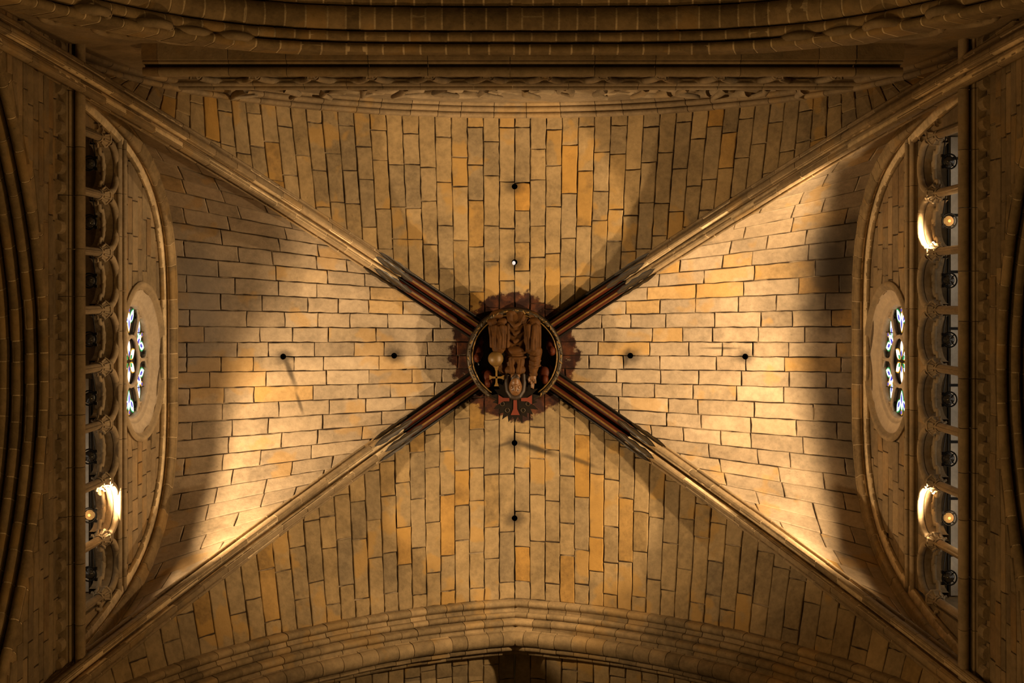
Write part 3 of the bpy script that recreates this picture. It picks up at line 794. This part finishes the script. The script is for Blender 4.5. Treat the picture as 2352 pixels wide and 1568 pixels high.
# carved scrolls on the wall between gallery and arch
def scroll(cx, cd_, R, turn, n=18):
    return [(cx + R * (1 - 0.72 * i / n) * math.cos(turn * (0.3 + 5.2 * i / n)), cd_ + R * (1 - 0.72 * i / n) * math.sin(turn * (0.3 + 5.2 * i / n)) * 0.9) for i in range(n + 1)]
k = 0
for a0_, a1_ in ((-6.0, -4.75), (4.75, 6.0)):
    mb = MB(); extr(mb, FT, a0_, a1_, [(0.02, 16.3), (0.3, 16.3), (0.3, 19.5), (0.02, 19.5)]); mb.build('end_pier', M['wall'], wt)
for a in [x * 0.62 for x in range(-7, 8)]:
    top = d_top(a / 6) - 0.25
    for lev in (0, 1):
        dd = 19.95 + lev * 0.62
        if dd + 0.3 > top: continue
        mb = MB(); mb.tube([FT(x, 0.06, y) for x, y in scroll(a + lev * 0.3, dd, random.uniform(0.28, 0.42), random.choice((-1, 1)))], 0.085, 8, r2=0.045)
        mb.build('carved_scroll', M['gal'], wt, True); k += 1
    mb = MB(); c = FT(a + 0.15, -0.02, 19.70 + random.uniform(0, 0.4))
    mb.tube([c, c + Vector((random.uniform(-.2, .2), 0.06, 0.12)), c + Vector((random.uniform(-.3, .3), 0.09, 0.3)), c + Vector((random.uniform(-.3, .3), 0.02, 0.5))], 0.07, 7, r2=0.02)
    mb.build('carved_leaf', M['gal'], wt, True)
# blind tracery in the spandrels beside the great arch
low_t = lambda a: 16.33 - 3.1 * (abs(a) / 5.5) ** 4
mb = MB(); K = 40
for k in range(K):
    a0, a1 = -6 + 12 * k / K, -6 + 12 * (k + 1) / K
    mb.add([FT(a0, 0.0, low_t(a0)), FT(a1, 0.0, low_t(a1)), FT(a1, 0.0, 16.5), FT(a0, 0.0, 16.5)], [(0, 1, 2, 3)])
mb.build('spandrel_wall', M['wall'], wt)
for sg in (-1, 1):
    for cx, cd_, R in ((3.55, 15.98, 0.24), (4.1, 15.75, 0.34), (4.65, 15.35, 0.40), (5.1, 14.75, 0.36), (4.35, 15.2, 0.22), (4.85, 14.5, 0.2)):
        mb = MB(); mb.tube([FT(sg * cx + R * math.cos(2 * PI * k / 24), -0.05, cd_ + R * math.sin(2 * PI * k / 24)) for k in range(25)], 0.055, 8, caps=False)
        for q in range(3):
            qq = q * 2 * PI / 3 + 0.5
            mb.tube([FT(sg * cx + R * math.cos(qq), -0.05, cd_ + R * math.sin(qq)), FT(sg * cx + R * .3 * math.cos(qq + .5), -0.07, cd_ + R * .3 * math.sin(qq + .5)), FT(sg * cx + R * math.cos(qq + 1.4), -0.05, cd_ + R * math.sin(qq + 1.4))], 0.03, 6)
        mb.build('tracery_roundel', M['gal'], wt, True)
# great arch under the cornice: four orders
ga = tag(empty('great_arch'), 'broad dark arch of big rolls across the top of the picture', 'arch')
pth = Path(lambda a: FT(a, 0, low_t(a)), -6, 6, (0, -1, 0), FT(0, 0, 3), 400)
for b0, b1, h, st_ in ((-0.15, -0.035, 0.06, 0.26), (-0.015, 0.115, 0.06, 0.25), (0.13, 0.43, 0.10, 0.23), (0.445, 0.66, 0.05, 0.30), (0.67, 0.95, 0.06, 0.3)):
    c = (b0 + b1) / 2; r = (b1 - b0) / 2
    prof = [(b0, -0.3), (b0, 0.0)] + [(c + r * math.cos(math.radians(q)), h * math.sin(math.radians(q))) for q in range(165, 14, -15)] + [(b1, 0.0), (b1, -0.3)]
    order = empty('arch_order'); order.parent = ga
    voussoirs(pth, prof, 0, pth.len, st_, M['arch'], order, gap=0.012, jit=0.004, nseg=1); core(pth, prof, 0, pth.len, 80, M['palemortar'], order, 0.004)
# wall rib of the upper wall
wr = tag(empty('wall_rib'), 'triple-roll moulded rib closing the upper web above the boss', 'rib', 'wall ribs')
prof = [(0.20, -0.1), (0.20, 0.25)] + arc(0.145, 0.23, 0.04, 20, 160, 5) + [(0.10, 0.20)] + arc(0.06, 0.165, 0.045, 20, 160, 5) + [(0.01, 0.12)] + arc(-0.03, 0.07, 0.045, 20, 190, 5) + [(-0.08, 0.02), (-0.08, -0.1)]
prof = [(-a, b) for a, b in prof]
pth = Path(lambda t: P(6 * t, -4.22, d_top(t)), -0.999, 0.999, (0, 1, 0), P(0, 0, 12), 800)
voussoirs(pth, prof, 0, pth.len, 0.52, M['rib'], wr, gap=0.005, jit=0.003, nseg=3)

# ---------------------------------------------------------------- transverse arch (bottom of the picture), three orders
ta = tag(empty('transverse_arch'), 'pointed transverse arch of stepped rolls at the bottom of the picture', 'arch')
pth = Path(lambda t: P(6 * t, 4.2, d_bot(t)), -0.985, 0.985, (0, 1, 0), P(0, 0, 10), 900)
O1 = [(0.0, -0.1), (0.0, 0.05)] + arc(0.06, 0.075, 0.055, 180, 20, 6) + [(0.13, 0.07), (0.19, 0.10)] + arc(0.235, 0.155, 0.048, 200, 10, 6) + [(0.29, 0.14), (0.30, -0.1)]
O2 = [(0.28, -0.1), (0.285, 0.17)] + arc(0.35, 0.245, 0.055, 190, 15, 6) + [(0.41, 0.24), (0.44, 0.27), (0.47, 0.275), (0.475, -0.1)]
O3 = [(0.46, -0.1), (0.465, 0.28)] + arc(0.60, 0.33, 0.125, 195, 0, 9) + [(0.735, 0.31)] + arc(0.775, 0.30, 0.04, 180, 10, 5) + [(0.82, 0.24), (0.845, 0.17)] + arc(0.885, 0.15, 0.035, 180, 0, 4) + [(0.93, 0.08), (0.97, -0.1)]
for pr, st_ in ((O1, 0.36), (O2, 0.40), (O3, 0.34)):
    order = empty('arch_order'); order.parent = ta
    voussoirs(pth, pr, 0, pth.len / 2 - 0.001, st_, M['arch'], order, gap=0.005, jit=0.004, nseg=2)
    voussoirs(pth, pr, pth.len / 2 + 0.001, pth.len, st_, M['arch'], order, gap=0.005, jit=0.004, nseg=2)

# ---------------------------------------------------------------- the boss
S = 0.001687
BD = 22.30                      # height of the rim
def B(zx, zy, h=0.0): return P((zx - 815) * S, (zy - 748) * S, BD - h)     # h: towards the floor
boss = tag(empty('roof_boss'), 'round painted boss with a carved robed figure where the ribs meet', 'boss')
def lathe_b(name, prof, mat, parent, n=56, q0=0.0, q1=2 * PI):
    V = []; full = abs(q1 - q0 - 2 * PI) < 1e-6; m = n if full else n + 1
    for r, d in prof: V += [P(r * math.cos(q0 + (q1 - q0) * k / n), r * math.sin(q0 + (q1 - q0) * k / n), d) for k in range(m)]
    Fc = [(i * m + k, i * m + (k + 1) % m, (i + 1) * m + (k + 1) % m, (i + 1) * m + k) for i in range(len(prof) - 1) for k in range(n)]
    return mk(name, V, Fc, mat, parent, True)
lathe_b('drum', [(0.80, 22.34), (0.83, 22.42), (0.78, 22.52), (0.80, 22.62), (0.86, 22.75), (0.84, 23.2)], M['blackpaint'], boss)
lathe_b('ground', [(0.001, 22.62), (0.30, 22.61), (0.55, 22.57), (0.70, 22.48), (0.80, 22.33)], M['blackpaint'], boss)
ra0, ra1 = math.radians(123), math.radians(417)
mb = MB()
mb.tube([P(0.795 * math.cos(ra0 + (ra1 - ra0) * k / 70), 0.795 * math.sin(ra0 + (ra1 - ra0) * k / 70), BD + 0.01) for k in range(71)], 0.038, 8)
rim = mb.build('rim', M['leaf'], boss, True)
mb = MB()
mb.tube([P(0.735 * math.cos(ra0 + (ra1 - ra0) * k / 70), 0.735 * math.sin(ra0 + (ra1 - ra0) * k / 70), BD + 0.0) for k in range(71)], 0.013, 6)
mb.build('inner_fillet', M['gold'], boss, True)
for k in range(60):
    q = ra0 + (ra1 - ra0) * (k + random.uniform(0.2, 0.8)) / 60
    rr_ = 0.797 + random.uniform(-0.014, 0.014); an = q + random.uniform(0.5, 2.4)
    c = P(rr_ * math.cos(q), rr_ * math.sin(q), BD - 0.018); e1 = Vector((math.cos(an), math.sin(an), 0)) * random.uniform(0.5, 0.95)
    mb = MB(); mb.tube([c - e1 * 0.036, c - e1 * 0.015 + Vector((0, 0, -0.012)), c + e1 * 0.018 + Vector((0, 0, -0.012)), c + e1 * 0.038], random.uniform(0.009, 0.015), 6)
    mb.build('rim_leaf', M['gold'] if random.random() < 0.6 else M['leaf'], rim, True)

ICO = {}
for k_ in (2, 3):
    bm = bmesh.new(); bmesh.ops.create_icosphere(bm, subdivisions=k_, radius=1)
    ICO[k_] = ([v.co.copy() for v in bm.verts], [tuple(v.index for v in f.verts) for f in bm.faces]); bm.free()
def union(name, prims, mat, parent, voxel=0.012, smooth=3):
    mb_ = MB()
    def ico(k, mt): mb_.add([mt @ v for v in ICO[k][0]], ICO[k][1])
    for p in prims:
        if p[0] == 'e':      # ellipsoid: centre, radii, rotation about z
            _, c, r, rot = p
            mt = Matrix.Translation(c) @ Matrix.Rotation(rot, 4, 'Z') @ Matrix.Diagonal((*r, 1))
            ico(3, mt)
        else:                # chain of (point, radius)
            ch = p[1]
            for (a, ra), (b, rb) in zip(ch[:-1], ch[1:]):
                a, b = Vector(a), Vector(b); L = (b - a).length; n = max(2, int(L / (min(ra, rb) * 0.35)) + 1)
                for i in range(n + 1):
                    f = i / n; ico(2, Matrix.Translation(a.lerp(b, f)) @ Matrix.Scale(ra + (rb - ra) * f, 4))
    o = mb_.build(name, mat, parent)
    md = o.modifiers.new('r', 'REMESH'); md.mode = 'VOXEL'; md.voxel_size = voxel; md.use_smooth_shade = True
    m2 = o.modifiers.new('s', 'SMOOTH'); m2.iterations = smooth; m2.factor = 0.5
    nm = baked(o); o.modifiers.clear(); o.data = nm
    if not nm.materials: nm.materials.append(mat)
    nm.polygons.foreach_set('use_smooth', [True] * len(nm.polygons))
    return o
E = lambda zx, zy, h, rx, ry, rz, rot=0.0: ('e', B(zx, zy, h), (rx * S, ry * S, rz * S), rot)
C = lambda *pts: ('c', [(B(zx, zy, h), r * S) for zx, zy, h, r in pts])
figure = tag(empty('carved_figure'), 'carved bearded figure in a brown robe, upside down in the boss, one hand raised', 'statue')
prims = [
    E(825, 790, -0.02, 125, 150, 95), E(822, 885, 0.02, 130, 70, 85),                      # trunk, shoulders
    C((720, 900, 0.0, 52), (672, 850, 0.03, 45), (640, 800, 0.05, 38)),                     # arm behind the orb
    C((935, 880, 0.0, 56), (1022, 770, 0.03, 62), (1035, 690, 0.05, 66)),                  # raised arm: upper sleeve
    C((1035, 690, 0.06, 60), (1025, 800, 0.09, 55), (1005, 890, 0.11, 44)),                # forearm
    E(1000, 925, 0.11, 50, 34, 40),                                                         # cuff
    C((650, 655, 0.10, 70), (648, 560, 0.10, 62), (650, 450, 0.03, 60)),                    # left knee and hanging robe
    C((990, 660, 0.10, 68), (992, 560, 0.10, 60), (990, 430, 0.03, 58)),                    # right knee
    E(825, 520, -0.04, 190, 250, 70), E(650, 560, 0.02, 88, 120, 70), E(990, 560, 0.02, 84, 125, 70), C((575, 640, 0.06, 18), (572, 540, 0.07, 18), (566, 445, 0.03, 26)), C((630, 650, 0.19, 13), (625, 560, 0.19, 13), (612, 440, 0.13, 24)), C((685, 655, 0.19, 13), (690, 560, 0.19, 13), (680, 440, 0.13, 26)), C((738, 640, 0.09, 20), (742, 540, 0.09, 18), (745, 420, 0.05, 24)), C((965, 660, 0.19, 13), (962, 540, 0.19, 13), (955, 430, 0.13, 24)), C((1025, 660, 0.18, 13), (1028, 540, 0.17, 13), (1032, 430, 0.10, 26)), C((1070, 640, 0.06, 18), (1072, 540, 0.05, 18), (1068, 440, 0.02, 22)), E(820, 690, 0.03, 110, 60, 80),
    C((610, 640, 0.16, 20), (600, 540, 0.17, 17), (590, 440, 0.11, 22)), C((655, 660, 0.23, 18), (660, 560, 0.22, 16), (640, 450, 0.13, 22)),
    C((705, 650, 0.16, 20), (715, 550, 0.16, 17), (705, 440, 0.10, 24)),
    C((945, 660, 0.16, 20), (935, 540, 0.16, 17), (925, 420, 0.10, 22)), C((1000, 670, 0.23, 18), (1000, 560, 0.22, 16), (1010, 440, 0.12, 24)),
    C((1045, 640, 0.15, 18), (1050, 540, 0.14, 17), (1050, 440, 0.08, 20)),
    C((770, 400, 0.04, 28), (760, 300, 0.0, 34), (800, 290, 0.0, 26)), C((880, 400, 0.04, 26), (880, 300, 0.0, 30)),
    E(590, 400, 0.02, 60, 44, 40, 0.4), E(690, 390, 0.02, 58, 42, 40, -0.3), E(1020, 390, 0.02, 66, 44, 44, 0.3), E(640, 320, -0.04, 90, 60, 40, -0.3), E(1010, 330, -0.04, 80, 44, 40, 0.5),
]
for k, y in enumerate((400, 480, 560, 640)):     # nested folds across the lap
    prims.append(C((742, y - 90, 0.03, 16), (765, y - 10, 0.06, 20), (815, y + 32, 0.085, 24), (870, y + 6, 0.07, 20), (908, y - 80, 0.03, 16)))
for x, l in ((760, 40), (790, 20), (860, 20), (890, 40)):   # pleats on the breast
    prims.append(C((x, 760, 0.135, 12), (x + (815 - x) * 0.2, 850, 0.168, 13), (x + (815 - x) * 0.35, 910, 0.168, 13)))
for y, r in ((700, 14), (750, 13)):
    prims.append(C((745, y, 0.10, r), (800, y + 8, 0.14, r), (870, y + 8, 0.14, r), (925, y, 0.10, r)))
for y in (740, 790, 840):
    prims.append(C((972, y, 0.12, 13), (1020, y + 14, 0.182, 13), (1074, y - 4, 0.12, 13)))
body = union('robed_body', prims, M['robe'], figure, 0.0085, 1)
# neck, head, face
prims = [E(822, 945, 0.10, 52, 45, 50), E(822, 1058, 0.16, 68, 96, 78), E(822, 1000, 0.20, 50, 55, 58), E(822, 985, 0.235, 36, 34, 36),
         C((822, 1078, 0.285, 9), (822, 1050, 0.305, 12), (822, 1034, 0.318, 15)), E(806, 1034, 0.295, 10, 9, 12), E(838, 1034, 0.295, 10, 9, 12),
         C((786, 1094, 0.262, 9), (803, 1100, 0.274, 9), (818, 1094, 0.278, 8)), C((826, 1094, 0.278, 8), (841, 1100, 0.274, 9), (858, 1094, 0.262, 9)),
         E(790, 1050, 0.245, 20, 24, 24), E(854, 1050, 0.245, 20, 24, 24), C((804, 1014, 0.278, 7), (822, 1011, 0.288, 8), (840, 1014, 0.278, 7)), C((808, 1001, 0.275, 7), (822, 999, 0.284, 8), (836, 1001, 0.275, 7)),
         E(752, 1060, 0.13, 12, 24, 20), E(892, 1060, 0.13, 12, 24, 20)]
head = union('head', prims, M['skin'], figure, 0.0055, 1)
for x in (799, 845):
    mb = MB(); c = B(x, 1079, 0.274)
    bm = bmesh.new(); bmesh.ops.create_icosphere(bm, subdivisions=2, radius=0.013, matrix=Matrix.Translation(c) @ Matrix.Diagonal((1.25, 0.8, 0.7, 1)))
    me = bpy.data.meshes.new('eye'); bm.to_mesh(me); bm.free(); link('eye', me, M['blackpaint'], head)
prims = [C((742, 935, 0.10, 26), (738, 1010, 0.13, 30), (748, 1090, 0.16, 30), (785, 1148, 0.19, 28), (822, 1160, 0.20, 28), (859, 1148, 0.19, 28), (896, 1090, 0.16, 30), (906, 1010, 0.13, 30), (902, 935, 0.10, 26)),
         C((790, 975, 0.22, 16), (802, 950, 0.24, 18), (822, 930, 0.22, 16)), C((854, 975, 0.22, 16), (842, 950, 0.24, 18), (822, 925, 0.21, 15)), E(822, 965, 0.235, 26, 24, 24)]
union('hair_and_beard', prims, M['hair'], head, 0.009, 1)
# the raised hand: palm and five fingers
prims = [E(997, 955, 0.13, 40, 34, 26)]
for x0, y0, x1, y1, x2, y2, h2, r in ((975, 975, 972, 1010, 978, 1005, 0.19, 10), (990, 980, 986, 1030, 988, 1058, 0.15, 10), (1007, 980, 1006, 1035, 1004, 1066, 0.15, 10), (1024, 975, 1028, 1012, 1020, 1000, 0.19, 9)):
    prims.append(C((x0, y0, 0.14, r + 1), (x1, y1, 0.155, r), (x2, y2, h2, r - 2)))
prims.append(C((965, 950, 0.14, 12), (952, 975, 0.16, 11), (960, 1003, 0.17, 9)))
union('raised_hand', prims, M['skin'], figure, 0.0065, 1)
# hand under the orb
prims = [E(625, 838, 0.10, 34, 22, 26)] + [C((595 + 15 * k, 835, 0.12, 9), (590 + 17 * k, 808, 0.16, 9), (592 + 16 * k, 792, 0.185, 7)) for k in range(4)] + [C((655, 835, 0.12, 10), (668, 815, 0.15, 9), (672, 797, 0.165, 8))]
union('orb_hand', prims, M['skin'], figure, 0.0065, 1)
# orb with its cross
bm = bmesh.new(); bmesh.ops.create_uvsphere(bm, u_segments=28, v_segments=18, radius=78 * S, matrix=Matrix.Translation(B(620, 765, 0.14)))
me = bpy.data.meshes.new('orb'); bm.to_mesh(me); bm.free(); ob = link('orb', me, M['orb'], figure); me.polygons.foreach_set('use_smooth', [True] * len(me.polygons))
mb = MB()
def flare(c, ang, l0, l1, w0, w1, h, th, m=0):
    dx, dy = math.cos(ang), math.sin(ang); nx, ny = -dy, dx
    pol = [(c[0] + dx * l0 + nx * w0, c[1] + dy * l0 + ny * w0), (c[0] + dx * (l0 + (l1 - l0) * .6) + nx * w0 * 1.15, c[1] + dy * (l0 + (l1 - l0) * .6) + ny * w0 * 1.15), (c[0] + dx * l1 + nx * w1, c[1] + dy * l1 + ny * w1),
           (c[0] + dx * l1 - nx * w1, c[1] + dy * l1 - ny * w1), (c[0] + dx * (l0 + (l1 - l0) * .6) - nx * w0 * 1.15, c[1] + dy * (l0 + (l1 - l0) * .6) - ny * w0 * 1.15), (c[0] + dx * l0 - nx * w0, c[1] + dy * l0 - ny * w0)]
    mb.prism([B(x, y, h) for x, y in pol], Vector((0, 0, -th)), m)
for ang, l in ((PI / 2, 90), (0, 76), (PI, 72), (-PI / 2, 112)): flare((628, 955), ang, 0, l, 9, 24, 0.16, 0.02)
mb.build('orb_cross', M['gold'], figure)
# halo with spikes, and its red cross
mb = MB(); N = 44; pol = []
for k in range(N):
    q = 2 * PI * k / N; r = 185 if k % 2 == 0 else random.uniform(225, 265)
    pol.append(B(820 + r * math.cos(q), 1180 + r * math.sin(q), 0.05 + 0.0 * k))
mb.prism(pol, Vector((0, 0, -0.025))); mb.build('halo', M['halo'], figure)
mb = MB()
for ang, l0, l1, w0, w1 in ((PI / 2, 5, 158, 17, 46), (0.0, 60, 172, 16, 50), (PI, 60, 172, 16, 50)): flare((820, 1185), ang, l0, l1, w0, w1, 0.077, 0.014)
mb.build('halo_cross', M['crossred'], figure)
# ring of small bosses carved on the halo
for k in range(5):
    q = math.radians(20 + 35 * k)
    mb = MB(); mb.tube([B(820 + (140 + 22 * math.cos(t * PI / 4)) * math.cos(q) - 22 * math.sin(t * PI / 4) * math.sin(q), 1180 + (140 + 22 * math.cos(t * PI / 4)) * math.sin(q) + 22 * math.sin(t * PI / 4) * math.cos(q), 0.08) for t in range(9)], 0.010, 5, caps=False)
    mb.build('halo_ringlet', M['leaf'], figure, True)
# cherubs at the sides
for nm, (hx, hy), wa, wb in (('left of the orb', (430, 760), (470, 590), (400, 660)), ('below the orb', (545, 1020), (490, 920), (500, 1060)), ('beside the raised elbow', (1200, 690), (1180, 560), (1240, 640)), ('beside the raised hand', (1125, 985), (1200, 880), (1100, 900))):
    ch = union('cherub', [E(hx, hy, -0.03, 40, 50, 46), E(hx, hy - 50, -0.10, 62, 84, 46), C((hx, hy - 30, -0.12, 30), (*wa, -0.15, 26), ((wa[0] + hx) / 2 + 20, wa[1] - 40, -0.17, 10)), C((hx, hy, -0.12, 26), (*wb, -0.13, 24), (wb[0], wb[1] - 40, -0.14, 12)), E(hx, hy + 8, -0.015, 9, 12, 12)], M['cherub'], boss, 0.011, 2)
    ch['label'] = 'dull red cherub %s' % nm

bpy.data.scenes.remove(TMP)
